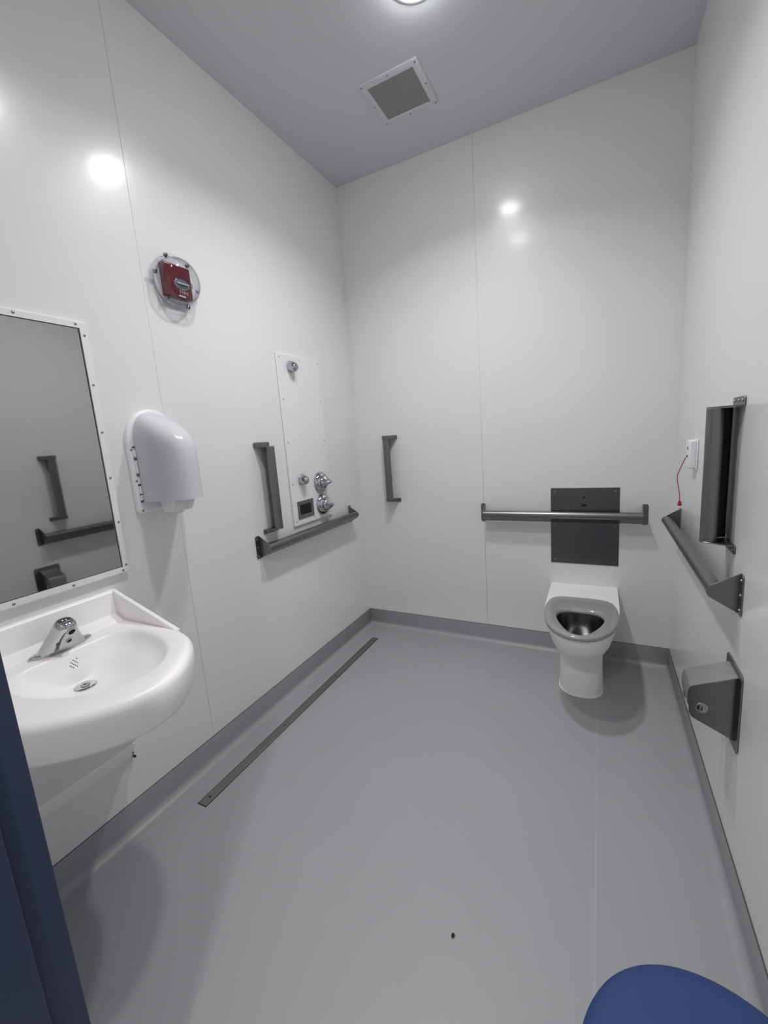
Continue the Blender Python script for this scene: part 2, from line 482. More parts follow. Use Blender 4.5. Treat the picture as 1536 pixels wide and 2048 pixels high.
# ------------------------------------------------------------------ toilet
TX = 1.510
t = thing('toilet', 'white floor and wall mounted toilet with a grey open bowl seat', 'toilet', (TX, -0.40, 0))
def half_to_poly(half, n=120):
    """half outline (dx >= 0) from the back centre to the front centre, mirrored and resampled"""
    poly = [(dx, y) for dx, y in half] + [(-dx, y) for dx, y in half[::-1] if dx > 1e-6]
    return resample(poly, n)
hole_h = [(0, -0.446), (0.05, -0.447), (0.085, -0.462), (0.104, -0.497), (0.104, -0.545), (0.084, -0.615), (0.052, -0.682), (0.025, -0.715), (0, -0.722)]
hole = resample(crom([(a, b) for a, b in hole_h] + [(-a, b) for a, b in hole_h[-2:0:-1]]), 120)
HC0 = (0.0, -0.57)
def sc_out(poly, k, c=HC0): return [(c[0] + (a - c[0]) * k, c[1] + (b - c[1]) * k) for a, b in poly]
def bowl_ring(hw, yf, z):
    arc = [(hw, 0.0), (hw, 0.40 * yf)]
    for i in range(1, 17):
        q = math.pi / 2 * i / 16
        arc.append((hw * abs(math.cos(q)) ** 0.80, 0.40 * yf + 0.60 * yf * math.sin(q) ** 0.95))
    half = [(0, -0.0005), (hw, -0.0005)] + arc[1:]
    return [Vector((TX + a, b, z)) for a, b in half_to_poly(half)]
bm = bmesh.new()
rings = [bowl_ring(0.100, -0.440, 0.248), bowl_ring(0.116, -0.515, 0.247), bowl_ring(0.126, -0.560, 0.256), bowl_ring(0.141, -0.617, 0.292),
         bowl_ring(0.156, -0.672, 0.335), bowl_ring(0.168, -0.712, 0.385), bowl_ring(0.176, -0.732, 0.430), bowl_ring(0.1815, -0.738, 0.456), bowl_ring(0.1805, -0.736, 0.4615)]
top = [Vector((TX + a, b, 0.4615)) for a, b in sc_out(hole, 1.02)]
rings.append(top)
loft(bm, rings, True, False)
finish(bm, 'bowl_shell', 'toilet', t, angle=50)
bm = bmesh.new()
def ped_ring(z, k=1.0):
    half = [(0, -0.001), (0.106 * k, -0.001), (0.106 * k, -0.36)]
    for i in range(1, 17):
        q = math.pi / 2 * i / 16
        half.append((0.106 * k * abs(math.cos(q)) ** 0.85, -0.36 - 0.099 * k * math.sin(q)))
    return [Vector((TX + a, b, z)) for a, b in half_to_poly(half)]
loft(bm, [ped_ring(0.0005), ped_ring(0.12), ped_ring(0.262)])
finish(bm, 'pedestal', 'toilet', t, angle=50)
bm = bmesh.new()
rr = ped_ring(0.0)
cs = Vector((TX, -0.3, 0))
out = [[p + (p - cs).normalized() * d + Vector((0, 0, z)) for p in rr] for d, z in ((0.0, 0.0005), (0.006, 0.0005), (0.004, 0.005), (0.0, 0.007))]
loft(bm, out, False, False)
finish(bm, 'caulk_line', 'caulk', t)
# seat: outer edge, soft top, rolled inner lip
so_h = [(0, -0.266), (0.06, -0.267), (0.115, -0.277), (0.152, -0.312), (0.170, -0.385), (0.172, -0.475), (0.163, -0.565), (0.138, -0.650), (0.095, -0.718), (0.045, -0.753), (0, -0.761)]
so = resample(crom([(a, b) for a, b in so_h] + [(-a, b) for a, b in so_h[-2:0:-1]]), 120)
def sr(poly, k, z, c=(0, -0.53)): return [Vector((TX + a, b, z)) for a, b in sc_out(poly, k, c)]
def mixp(t_): return [(a[0] * (1 - t_) + b[0] * t_, a[1] * (1 - t_) + b[1] * t_) for a, b in zip(so, hole)]
bm = bmesh.new()
rings = [sr(so, 0.97, 0.4620), sr(so, 0.992, 0.4645), sr(so, 1.0, 0.4715), sr(so, 0.994, 0.4790), sr(so, 0.975, 0.4842), sr(so, 0.93, 0.4865),
         [Vector((TX + a, b, 0.4880)) for a, b in mixp(0.45)], [Vector((TX + a, b, 0.4865)) for a, b in sc_out(hole, 1.14)],
         [Vector((TX + a, b, 0.4820)) for a, b in sc_out(hole, 1.06)], [Vector((TX + a, b, 0.4740)) for a, b in sc_out(hole, 1.015)],
         [Vector((TX + a, b, 0.4660)) for a, b in hole], [Vector((TX + a, b, 0.4620)) for a, b in sc_out(hole, 1.02)]]
rings.append(rings[0])
loft(bm, rings, False, False)
bmesh.ops.remove_doubles(bm, verts=bm.verts, dist=1e-6)
seat = finish(bm, 'seat', 'seat', t, angle=60)
seat['label'] = 'grey moulded toilet seat ring'
screws(t, [(TX - 0.118, -0.298), (TX + 0.118, -0.298)], lambda u, n, z: Vector((u, z, 0.4845 + n)), 0.005, 0.0025, name='seat_bolt')
# steel inside of the bowl
bm = bmesh.new()
def well(r, yc, z, k):
    c = [(r * math.sin(2 * math.pi * i / 120), yc + r * math.cos(2 * math.pi * i / 120)) for i in range(120)]
    h2 = sc_out(hole, 1.015)
    return [Vector((TX + a[0] * (1 - k) + b[0] * k, a[1] * (1 - k) + b[1] * k, z)) for a, b in zip(h2, c)]
loft(bm, [well(0.07, -0.58, 0.4605, 0.0), well(0.07, -0.56, 0.42, 0.15), well(0.085, -0.545, 0.36, 0.62), well(0.076, -0.525, 0.32, 1.0),
          well(0.066, -0.515, 0.310, 1.0), well(0.058, -0.505, 0.300, 1.0), well(0.030, -0.49, 0.280, 1.0)], False, True)
inner = finish(bm, 'bowl_interior', 'bowl', t, angle=60)
inner['label'] = 'dark polished steel bowl interior'

# ------------------------------------------------------------------ basin with faucet
SY = -2.110
BY = -2.085           # centre line of basin hollow, drain and faucet
b_ = thing('wash_basin', 'white solid surface wash basin with chrome faucet below the mirror', 'sink', (0.0, SY, 0.855))
ZR = 0.855
def d_outline(x0, xs, xf, hw, n=160, e=0.92, back_r=0.0):
    pts = [(x0, 0.0)]
    if back_r:
        for i in range(9):
            q = math.pi / 2 * i / 8
            pts.append((x0 + back_r - back_r * math.cos(q), hw - back_r + back_r * math.sin(q)))
    else: pts.append((x0, hw))
    pts.append((xs, hw))
    for i in range(1, 25):
        q = math.pi / 2 * i / 24
        pts.append((xs + (xf - xs) * math.sin(q) ** e, hw * abs(math.cos(q)) ** e))
    full = pts + [(a, -b) for a, b in pts[-2:0:-1]]
    return resample(full, n)
def ring(o, z): return [Vector((a, SY + b, z)) for a, b in o]
bm = bmesh.new()
OH = [(0.0005, 0.264), (0.20, 0.264), (0.30, 0.2635), (0.375, 0.255), (0.430, 0.236), (0.475, 0.208), (0.522, 0.165), (0.562, 0.116), (0.590, 0.064), (0.602, 0.0)]
OC = crom([(0.0005, 0.0)] + OH + [(a, -b) for a, b in OH[-2::-1]], 10)
def O(d):
    kb = (0.264 - d) / 0.264
    return resample([(0.0005 + (a - 0.0005) * (0.602 - d) / 0.602, b * kb) for a, b in OC], 160)
rings = [ring(O(0.075), ZR - 0.095), ring(O(0.045), ZR - 0.109), ring(O(0.022), ZR - 0.113), ring(O(0.013), ZR - 0.110), ring(O(0.008), ZR - 0.100), ring(O(0.001), ZR - 0.050), ring(O(0.0), ZR - 0.024), ring(O(0.0025), ZR - 0.014), ring(O(0.008), ZR - 0.0055),
         ring(O(0.016), ZR - 0.001), ring(O(0.024), ZR)]
Bn = lambda d: d_outline(0.138 + d, 0.25, 0.505 - d, 0.180 - d, e=1.0, back_r=max(0.01, 0.085 - d * 0.5))
def bas(d, z, k=0.0, c=(0.207, 0.0), r=0.03):
    o = Bn(d)
    n = len(o)
    return [Vector((a * (1 - k) + (c[0] - r * math.cos(2 * math.pi * i / n)) * k, BY + b * (1 - k) + (c[1] + r * math.sin(2 * math.pi * i / n)) * k, z)) for i, (a, b) in enumerate(o)]
rings += [bas(-0.012, ZR), bas(-0.003, ZR - 0.002), bas(0.003, ZR - 0.008), bas(0.006, ZR - 0.020, 0.02), bas(0.009, ZR - 0.035, 0.08), bas(0.011, ZR - 0.049, 0.20), bas(0.012, ZR - 0.060, 0.35), bas(0.012, ZR - 0.077, 0.50),
          bas(0.012, ZR - 0.091, 0.68), bas(0.01, ZR - 0.098, 0.85), bas(0.01, ZR - 0.100, 1.0)]
loft(bm, rings, False, True)
finish(bm, 'bowl', 'ceramic', b_, angle=60)
# upstand along the wall and the two sloping side fins
bm = bmesh.new()
zt = 0.957
up = [(0.0005, ZR - 0.05), (0.0005, zt), (0.018, zt), (0.024, zt - 0.006), (0.036, ZR + 0.022), (0.046, ZR + 0.014), (0.062, ZR + 0.010), (0.074, ZR), (0.074, ZR - 0.05)]
prism(bm, up, lambda a, z: Vector((a, SY - 0.264, z)), lambda a, z: Vector((a, SY + 0.264, z)))
finish(bm, 'backsplash', 'ceramic', b_, bevel=0.002)
for s in (-1, 1):
    bm = bmesh.new()
    fin = [(0.0006, zt + 0.0004), (0.020, zt + 0.0004), (0.05, zt - 0.010), (0.29, ZR + 0.015), (0.345, ZR - 0.003), (0.340, ZR - 0.04), (0.001, ZR - 0.05)]
    prism(bm, fin, lambda a, z: Vector((a, SY + s * 0.2638, z)), lambda a, z: Vector((a, SY + s * 0.248, z)))
    finish(bm, 'side_fin', 'ceramic', b_, bevel=0.003)
# shroud sloping back to the wall under the bowl
bm = bmesh.new()
def shr(a, z, w): return [(a, z, -w), (a, z, w)]
P = [(0.0008, ZR - 0.103, 0.235), (0.46, ZR - 0.103, 0.17), (0.40, ZR - 0.125, 0.18), (0.028, 0.362, 0.219), (0.0008, 0.362, 0.219)]
loft(bm, [[Vector((a, SY - w, z)) for a, z, w in P], [Vector((a, SY + w, z)) for a, z, w in P]])
prism(bm, [(0.0008, 0.366), (0.036, 0.366), (0.036, 0.360), (0.006, 0.296), (0.0008, 0.296)], lambda a, z: Vector((a, SY - 0.2195, z)), lambda a, z: Vector((a, SY + 0.2195, z)))
finish(bm, 'trap_shroud', 'ceramic', b_, bevel=0.002)
bm = bmesh.new()
for (y, z, a, h) in ((-1.888, 0.349, 0.010, 0.004), (-1.893, 0.342, 0.004, 0.006), (-1.8895, 0.297, 0.006, 0.007), (-1.894, 0.318, 0.003, 0.005)):
    box(bm, 0.0006, 0.0215, y - a / 2, y + a / 2, z, z + h)
finish(bm, 'sealant_smear', 'smudge', b_)
# drain and overflow
bm = bmesh.new()
lathe(bm, [(0.029, ZR - 0.0998), (0.029, ZR - 0.0980), (0.025, ZR - 0.0960), (0.013, ZR - 0.0965), (0.012, ZR - 0.0985)], lambda a, b, h: Vector((0.207 + a, BY + b, h)), 32)
dr = finish(bm, 'basin_drain', 'chrome', b_)
bm = bmesh.new()
lathe(bm, [(0.0115, ZR - 0.0970), (0.0105, ZR - 0.0915), (0.006, ZR - 0.0895), (0.0005, ZR - 0.089)], lambda a, b, h: Vector((0.207 + a, BY + b, h)), 24)
finish(bm, 'drain_cap', 'chrome', dr)
bm = bmesh.new()
for (i, j) in ((-2, 0), (-2, 2), (-1, 1), (-1, -1), (0, 0), (0, 2), (0, -2), (1, 1), (1, -1), (2, 0), (2, -2), (1, 3), (-1, 3)):
    yy = BY + 0.006 + i * 0.0052 + j * 0.0022; z = ZR - 0.043 + j * 0.0042
    x = 0.1549 - (z - (ZR - 0.049)) * 0.37
    lathe(bm, [(0.0015, -0.001), (0.0015, 0.0006), (0.0001, 0.0006)], lambda a, b, h: Vector((x + h, yy + a, z + b)), 8)
finish(bm, 'overflow_holes', 'hole', b_)
# faucet
fc = (0.098, BY + 0.008)
bm = bmesh.new()
def fr(hx, hy, cx, cz, e=2.6, n=40, tilt=0.0):
    o = []
    for i in range(n):
        q = 2 * math.pi * i / n
        ca, sa = math.cos(q), math.sin(q)
        a = hx * (abs(ca) ** (2 / e)) * (1 if ca >= 0 else -1); b = hy * (abs(sa) ** (2 / e)) * (1 if sa >= 0 else -1)
        o.append(Vector((cx + a * math.cos(tilt), fc[1] + b, cz + a * math.sin(tilt))))
    return o
loft(bm, [fr(0.034, 0.068, 0.092, ZR - 0.001, 3), fr(0.033, 0.063, 0.096, ZR + 0.008, 3), fr(0.031, 0.049, 0.110, ZR + 0.034, 2.8, tilt=-0.10), fr(0.029, 0.036, 0.128, ZR + 0.062, 2.6, tilt=-0.25),
          fr(0.028, 0.028, 0.144, ZR + 0.084, 2.4, tilt=-0.42), fr(0.024, 0.024, 0.151, ZR + 0.094, 2.3, tilt=-0.5), fr(0.015, 0.016, 0.154, ZR + 0.099, 2.2, tilt=-0.5)])
fa = finish(bm, 'faucet', 'chrome', b_, angle=60)
fa['label'] = 'chrome sensor faucet'
bm = bmesh.new()
def spindle(k, h):
    o = []
    for i in range(48):
        q = 2 * math.pi * i / 48
        ca, sa = math.cos(q), math.sin(q)
        w = 0.031 * (1 - 0.25 * abs(sa) ** 2)
        o.append(Vector((0.092 + k * w * ca, fc[1] + k * 0.088 * sa, h)))
    return o
loft(bm, [spindle(1.0, ZR - 0.001), spindle(1.0, ZR + 0.004), spindle(0.95, ZR + 0.008), spindle(0.80, ZR + 0.010)])
finish(bm, 'escutcheon', 'chrome', fa, angle=60)
fdir = Vector((0.876, 0, -0.482))
fs = Vector((0, 1, 0)); fu = fdir.cross(fs)
def on_face(x, dy, z): return lambda a, b, h: Vector((x, fc[1] + dy, z)) + a * fs + b * fu + h * fdir
bm = bmesh.new(); lathe(bm, [(0.0125, -0.012), (0.0125, 0.003), (0.0095, 0.0035), (0.009, 0.001)], on_face(0.1650, 0.003, ZR + 0.066), 24)
ae = finish(bm, 'aerator', 'chrome', fa)
bm = bmesh.new(); lathe(bm, [(0.0092, -0.006), (0.0092, 0.0022), (0.0003, 0.0022)], on_face(0.1650, 0.003, ZR + 0.066), 24)
finish(bm, 'aerator_opening', 'dark', ae)
fdir = Vector((0.876, 0, -0.482)); fu = fdir.cross(fs)
bm = bmesh.new(); lathe(bm, [(0.0085, -0.012), (0.0085, 0.0015), (0.0068, 0.0018), (0.0060, 0.0005)], on_face(0.1425, 0.003, ZR + 0.032), 20)
finish(bm, 'sensor_ring', 'chrome', fa)
bm = bmesh.new(); lathe(bm, [(0.0062, -0.006), (0.0062, 0.0012), (0.0003, 0.0012)], on_face(0.1425, 0.003, ZR + 0.032), 20)
finish(bm, 'sensor_eye', 'dark', fa)
bm = bmesh.new(); lathe(bm, [(0.0055, -0.012), (0.0055, 0.0012), (0.0003, 0.0012)], on_face(0.1408, -0.026, ZR + 0.032), 20)
finish(bm, 'sensor_eye', 'inside', fa)

# ------------------------------------------------------------------ mirror
t = thing('wall_mirror', 'framed polished steel mirror screwed to the wall above the wash basin', 'mirror', (0, -2.10, 1.005))
y0, y1, z0, z1 = -2.425, -1.782, 1.005, 1.890
fwid = 0.023
bm = bmesh.new()
def fring(d, n): return [fL(u, n, z) for u, z in ((y0 + d, z0 + d), (y1 - d, z0 + d), (y1 - d, z1 - d), (y0 + d, z1 - d))]
loft(bm, [fring(fwid, 0.0012), fring(0, 0.0005), fring(0, 0.015), fring(0.004, 0.018), fring(fwid, 0.018), fring(fwid, 0.0012)], False, False)
bmesh.ops.remove_doubles(bm, verts=bm.verts, dist=1e-6)
fr_o = finish(bm, 'frame', 'frame', t)
bm = bmesh.new(); box(bm, y0 + 0.015, y1 - 0.015, 0.002, 0.012, z0 + 0.015, z1 - 0.015, fL)
mp = finish(bm, 'mirror_pane', 'mirror', t)
mp['label'] = 'dim reflective mirror pane'
bm = bmesh.new()
for d0, d1 in ((fwid - 0.0005, fwid + 0.0018),):
    loft(bm, [fring(d0, 0.0125), fring(d1, 0.0125), fring(d1, 0.0122), fring(d0, 0.0122), fring(d0, 0.0125)], False, False)
finish(bm, 'pane_edge', 'hole', t)
sp = [(y1 - 0.0115, z) for z in (1.034, 1.196, 1.358, 1.520, 1.682, 1.845)] + [(y0 + 0.0115, z) for z in (1.034, 1.196, 1.358, 1.520, 1.682, 1.845)]
sp += [(u, z1 - 0.0115) for u in (-1.816, -1.987, -2.158, -2.33)] + [(u, z0 + 0.0115) for u in (-1.808, -1.975, -2.140, -2.31)]
screws(fr_o, sp, fL, 0.0042, 0.002, n0=0.018)

# ------------------------------------------------------------------ dispenser
PY_ = -1.600
t = thing('paper_dispenser', 'white wall dispenser with a bulging frosted cover beside the mirror', 'dispenser', (0, PY_, 1.207))
def arch(hw, zb, zs, zt_, cr=0.018, k=24):
    p = []
    for i in range(7):
        q = math.pi / 2 * i / 6
        p.append((hw - cr + cr * math.sin(q), zb + cr - cr * math.cos(q)))
    for i in range(k + 1):
        q = math.pi * i / k
        p.append((hw * math.cos(q), zs + (zt_ - zs) * math.sin(q)))
    for i in range(7):
        q = math.pi / 2 * i / 6
        p.append((-hw + cr - cr * math.cos(q), zb + cr - cr * math.sin(q)))
    return p
bm = bmesh.new()
loft(bm, [[fL(PY_ + a, n, z) for a, z in arch(0.111 - d, 1.207 + d, 1.480, 1.604 - d)] for n, d in ((0.0005, 0.0), (0.012, 0.0), (0.018, 0.005), (0.019, 0.012))])
bp = finish(bm, 'back_plate', 'plastic', t, angle=50)
screws(bp, [(PY_ - 0.101, 1.452), (PY_ - 0.101, 1.335), (PY_ - 0.094, 1.219), (PY_ + 0.101, 1.452), (PY_ + 0.101, 1.335), (PY_ + 0.094, 1.219)], fL, 0.0042, 0.002, n0=0.0185)
cw = 0.088
def csec(w, d, z, n=36):
    o = []
    for i in range(n + 1):
        q = math.pi * i / n
        ca, sa = math.cos(q), math.sin(q)
        o.append(fL(PY_ + w * abs(ca) ** 0.85 * (1 if ca > 0 else -1), 0.0185 + d * sa ** 0.90, z))
    return o
def cover_rings(off):
    R = []
    for z, w, d in ((1.253, 1.0, 0.195), (1.30, 1.0, 0.195), (1.40, 1.0, 0.1945), (1.440, 1.0, 0.192), (1.468, 1.0, 0.186), (1.490, 0.995, 0.173), (1.511, 0.97, 0.151), (1.532, 0.92, 0.122),
                    (1.550, 0.84, 0.090), (1.565, 0.73, 0.060), (1.577, 0.58, 0.034), (1.584, 0.40, 0.014), (1.587, 0.10, 0.002)):
        R.append(csec(max(0.003, cw * w - off), max(0.001, d - off), z - (off if z > 1.45 else 0)))
    return R
bm = bmesh.new()
a = loft(bm, cover_rings(0.0), False, False, closed=False)
b = loft(bm, cover_rings(0.003), False, False, closed=False)
for i in range(len(a[0]) - 1): bm.faces.new((a[0][i], a[0][i + 1], b[0][i + 1], b[0][i]))
cv = finish(bm, 'cover', 'frost', t, angle=70)
cv['label'] = 'frosted translucent cover'
for zc, hl in ((1.438, 0.014), (1.388, 0.028), (1.335, 0.014), (1.30, 0.018), (1.27, 0.012)):
    bm = bmesh.new()
    tube(bm, [fL(PY_ - cw - 0.004, 0.0225, zc - hl / 1.2), fL(PY_ - cw - 0.004, 0.0225, zc + hl / 1.2)], 0.0045, 10)
    finish(bm, 'hinge', 'plastic', t)
for zc in (1.462, 1.418, 1.357, 1.318, 1.281, 1.255):
    bm = bmesh.new()
    box(bm, PY_ - cw - 0.009, PY_ - cw + 0.001, 0.0190, 0.0235, zc - 0.003, zc + 0.003, fL)
    finish(bm, 'hinge_gap', 'inside', t)
bm = bmesh.new()
lathe(bm, [(0.0005, -0.042), (0.050, -0.042), (0.050, 0.042), (0.0005, 0.042)], lambda a, b, h: fL(PY_ + h, 0.115 + a, 1.36 + b), 32)
finish(bm, 'paper_roll', 'plastic', t)
bm = bmesh.new()
box(bm, PY_ - 0.028, PY_ + 0.030, 0.150, 0.172, 1.28, 1.48, fL)
lathe(bm, [(0.0005, -0.040), (0.030, -0.040), (0.030, 0.040), (0.0005, 0.040)], lambda a, b, h: fL(PY_ + h, 0.160 + a, 1.345 + b), 24)
finish(bm, 'roll_holder', 'inside', t)
bm = bmesh.new()
loft(bm, [[fL(PY_ + a, n, z) for a, n in p] for z, p in ((1.262, ((-0.052, 0.06), (0.052, 0.06), (0.052, 0.150), (-0.052, 0.150))), (1.205, ((-0.045, 0.070), (0.045, 0.070), (0.045, 0.122), (-0.045, 0.122))))])
finish(bm, 'outlet', 'plastic', t, bevel=0.004)

# ------------------------------------------------------------------ fire alarm
AY, AZ = -1.395, 2.120
t = thing('fire_alarm', 'red fire strobe under a clear round guard above the dispenser', 'fire alarm', (0, AY, AZ))
def ap(a, b, h): return fL(AY + a, h, AZ + b)
bm = bmesh.new()
lathe(bm, [(0.078, 0.0005), (0.098, 0.0005), (0.099, 0.020), (0.096, 0.024), (0.088, 0.024), (0.078, 0.012)], ap, 56)
finish(bm, 'back_ring', 'clear', t, angle=50)
bm = bmesh.new()
lathe(bm, [(0.0005, 0.0008), (0.088, 0.0008), (0.088, 0.010), (0.0005, 0.011)], ap, 48)
finish(bm, 'back_box', 'plastic', t)
bm = bmesh.new()
pr = [(0.104, 0.024), (0.104, 0.029), (0.092, 0.031), (0.089, 0.040), (0.085, 0.062), (0.078, 0.074), (0.062, 0.083), (0.035, 0.088), (0.0005, 0.0895)]
pi_ = [(0.0005, 0.0875), (0.034, 0.086), (0.060, 0.081), (0.076, 0.072), (0.083, 0.061), (0.087, 0.040), (0.089, 0.026), (0.092, 0.024)]
lathe(bm, pr + pi_, ap, 64)
finish(bm, 'clear_guard', 'clear', t, angle=50)
screws(t, [(AY + 0.0985 * math.cos(q), AZ + 0.0985 * math.sin(q)) for q in (math.radians(d) for d in (113, 172, 232, 292, 352, 53))], fL, 0.0085, 0.010, n0=0.028, name='guard_bolt')
bm = bmesh.new()
loft(bm, [[fL(AY + a * k, n, AZ + b * k) for a, b in ((-0.062, -0.064), (0.062, -0.064), (0.062, 0.064), (-0.062, 0.064))] for n, k in ((0.010, 1.0), (0.034, 1.0), (0.042, 0.94))])
rd = finish(bm, 'sounder', 'red', t, bevel=0.004)
rd['label'] = 'dark red square sounder'
bm = bmesh.new()
o = []
for n, k in ((0.040, 1.0), (0.058, 0.92), (0.064, 0.70)):
    o.append([fL(AY + 0.010 + k * 0.046 * math.copysign(abs(math.cos(q)) ** 0.55, math.cos(q)), n, AZ - 0.010 + k * 0.0175 * math.copysign(abs(math.sin(q)) ** 0.7, math.sin(q))) for q in (2 * math.pi * i / 32 for i in range(32))])
loft(bm, o)
sl = finish(bm, 'strobe_lens', 'lens', t)
bm = bmesh.new()
loft(bm, [[fL(AY + 0.010 + k * math.cos(q), n, AZ - 0.010 + 0.6 * k * math.sin(q)) for q in (2 * math.pi * i / 20 for i in range(20))] for n, k in ((0.0425, 0.036), (0.046, 0.030), (0.043, 0.012))])
finish(bm, 'reflector', 'chrome', sl)
bm = bmesh.new(); tube(bm, [fL(AY - 0.018, 0.051, AZ - 0.010), fL(AY + 0.038, 0.051, AZ - 0.010)], 0.003, 8)
finish(bm, 'flash_tube', 'plastic', sl)
cu = bpy.data.curves.new('lettering', 'FONT')
cu.body = 'FIRE'; cu.size = 0.0195; cu.extrude = 0.0003; cu.align_x = 'CENTER'; cu.space_character = 1.25
cu.materials.append(M['text'])
tmp = bpy.data.objects.new('lettering', cu); COL.objects.link(tmp)
me = bpy.data.meshes.new_from_object(tmp.evaluated_get(bpy.context.evaluated_depsgraph_get()))
bpy.data.objects.remove(tmp)
me.materials.clear(); me.materials.append(M['text'])
tx = bpy.data.objects.new('lettering', me); COL.objects.link(tx); tx.parent = rd
tx.matrix_local = Matrix(((0, 0, 1, 0.0425), (1, 0, 0, 0.016), (0, 1, 0, -0.0475), (0, 0, 0, 1)))
bm = bmesh.new(); box(bm, AY - 0.010, AY + 0.022, 0.0380, 0.0424, AZ - 0.0595, AZ - 0.0535, fL)
finish(bm, 'sticker', 'text', rd)

# ------------------------------------------------------------------ shower panel
t = thing('shower_panel', 'tall white shower panel with chrome nozzles and two valve handles', 'shower panel', (0, -0.608, 0.953))
bm = bmesh.new(); box(bm, -0.806, -0.410, 0.0004, 0.009, 0.953, 1.930, fL)
pn = finish(bm, 'panel', 'panel', t, bevel=0.003, seg=3)
screws(pn, [(u, z) for u in (-0.782, -0.426) for z in (1.909, 1.681, 1.439, 1.201, 0.977)] + [(-0.605, 1.909), (-0.607, 0.975)], fL, 0.0038, 0.0016, n0=0.009)
for (u, z) in ((-0.694, 1.866), (-0.700, 1.222)):
    bm = bmesh.new()
    dx = Vector((0.90, 0, -0.22)).normalized(); du = Vector((0, 1, 0)); dv = dx.cross(du)
    c0 = fL(u, 0.009, z)
    rings = []
    for r, h, k in ((0.031, 0.0, 0), (0.031, 0.002, 0), (0.030, 0.010, .2), (0.0285, 0.024, .6), (0.0245, 0.038, 1.0)):
        ax = Vector((1, 0, 0)).lerp(dx, k).normalized(); dvv = ax.cross(du)
        rings.append([c0 + ax * h + du * (r * math.cos(q)) + dvv * (r * math.sin(q)) for q in (2 * math.pi * i / 32 for i in range(32))])
    loft(bm, rings)
    nz = finish(bm, 'nozzle', 'chrome', t, angle=50)
    bm = bmesh.new()
    pl = lambda a, b, h: c0 + dx * (0.038 + h) + du * a + dv * b
    lathe(bm, [(0.0235, -0.004), (0.0235, 0.001), (0.019, 0.007), (0.012, 0.0115), (0.007, 0.013), (0.006, 0.012), (0.0004, 0.0115)], pl, 32)
    finish(bm, 'spray_head', 'chrome', nz, angle=50)
for (u, z, ang) in ((-0.513, 1.180, 20), (-0.510, 1.040, -40)):
    bm = bmesh.new()
    vp = lambda a, b, h: fL(u + a, 0.009 + h, z + b)
    lathe(bm, [(0.066, 0.0), (0.067, 0.003), (0.066, 0.008), (0.056, 0.022), (0.046, 0.030), (0.043, 0.030), (0.042, 0.027)], vp, 48)
    es = finish(bm, 'valve_cover', 'chrome', t, angle=35)
    bm = bmesh.new()
    ca, sa = math.cos(math.radians(ang)), math.sin(math.radians(ang))
    rings = []
    for h, r, lob in ((0.026, 0.041, 0), (0.034, 0.041, 0.0), (0.040, 0.037, 0.10), (0.050, 0.028, 0.30), (0.060, 0.020, 0.40), (0.068, 0.014, 0.35), (0.074, 0.011, 0.2), (0.079, 0.010, 0.0), (0.081, 0.008, 0)):
        rr = []
        for i in range(48):
            q = 2 * math.pi * i / 48
            k = r * (1 + lob * math.cos(2 * (q - math.radians(ang))) * 0.8)
            off = 0.006 * max(0, (h - 0.03) / 0.05)
            rr.append(fL(u + k * math.cos(q) + off * ca, 0.009 + h, z + k * math.sin(q) + off * sa))
        rings.append(rr)
    loft(bm, rings)
    finish(bm, 'valve_handle', 'chrome', es, angle=50)
bm = bmesh.new()
def nr(d, n): return [fL(a, n, b) for a, b in ((-0.762 + d, 0.988 + d), (-0.609 - d, 0.988 + d), (-0.609 - d, 1.094 - d), (-0.762 + d, 1.094 - d))]
loft(bm, [nr(0.0, 0.009), nr(0.0, 0.0125), nr(0.019, 0.0125), nr(0.023, 0.0100), nr(0.024, 0.0094)], False, False)
nf = finish(bm, 'soap_niche', 'steel', t)
bm = bmesh.new(); loft(bm, [nr(0.0235, 0.0092), nr(0.0235, 0.0097)])
finish(bm, 'niche_recess', 'dark', nf)

# ------------------------------------------------------------------ toilet paper holder
t = thing('paper_holder', 'stainless lockable toilet paper holder low on the right wall', 'holder', (W, -1.22, 0.46))
bm = bmesh.new()
def rp(u0, u1, z0_, z1_, c): return [(u0 + c, z0_), (u1 - c, z0_), (u1, z0_ + c), (u1, z1_ - c), (u1 - c, z1_), (u0 + c, z1_), (u0, z1_ - c), (u0, z0_ + c)]
prism(bm, rp(-1.302, -1.142, 0.447, 0.697, 0.010), lambda a, z: fR(a, 0.0005, z), lambda a, z: fR(a, 0.0045, z))
finish(bm, 'back_plate', 'holder', t, bevel=0.001, seg=1)
bm = bmesh.new()
up = [(0.004, 0.676), (0.112, 0.629), (0.1175, 0.624), (0.121, 0.612), (0.1225, 0.597), (0.1215, 0.572), (0.117, 0.562)]
lowr = [(0.115, 0.5625), (0.1195, 0.5725), (0.1205, 0.597), (0.119, 0.6115), (0.116, 0.6225), (0.111, 0.6270), (0.004, 0.6740)]
prism(bm, up + lowr, lambda n, z: fR(-1.270, n, z), lambda n, z: fR(-1.170, n, z))
finish(bm, 'hood', 'hood', t, angle=30)
for u in (-1.270, -1.1735):
    bm = bmesh.new()
    ck = [(0.004, 0.675), (0.117, 0.624), (0.121, 0.612), (0.122, 0.597), (0.121, 0.572), (0.117, 0.560), (0.1165, 0.540), (0.112, 0.530), (0.104, 0.523), (0.004, 0.473)]
    prism(bm, ck, lambda n, z: fR(u - 0.0005, n, z - 0.0005), lambda n, z: fR(u + 0.003, n, z - 0.0005))
    finish(bm, 'side_plate', 'holder', t)
bm = bmesh.new()
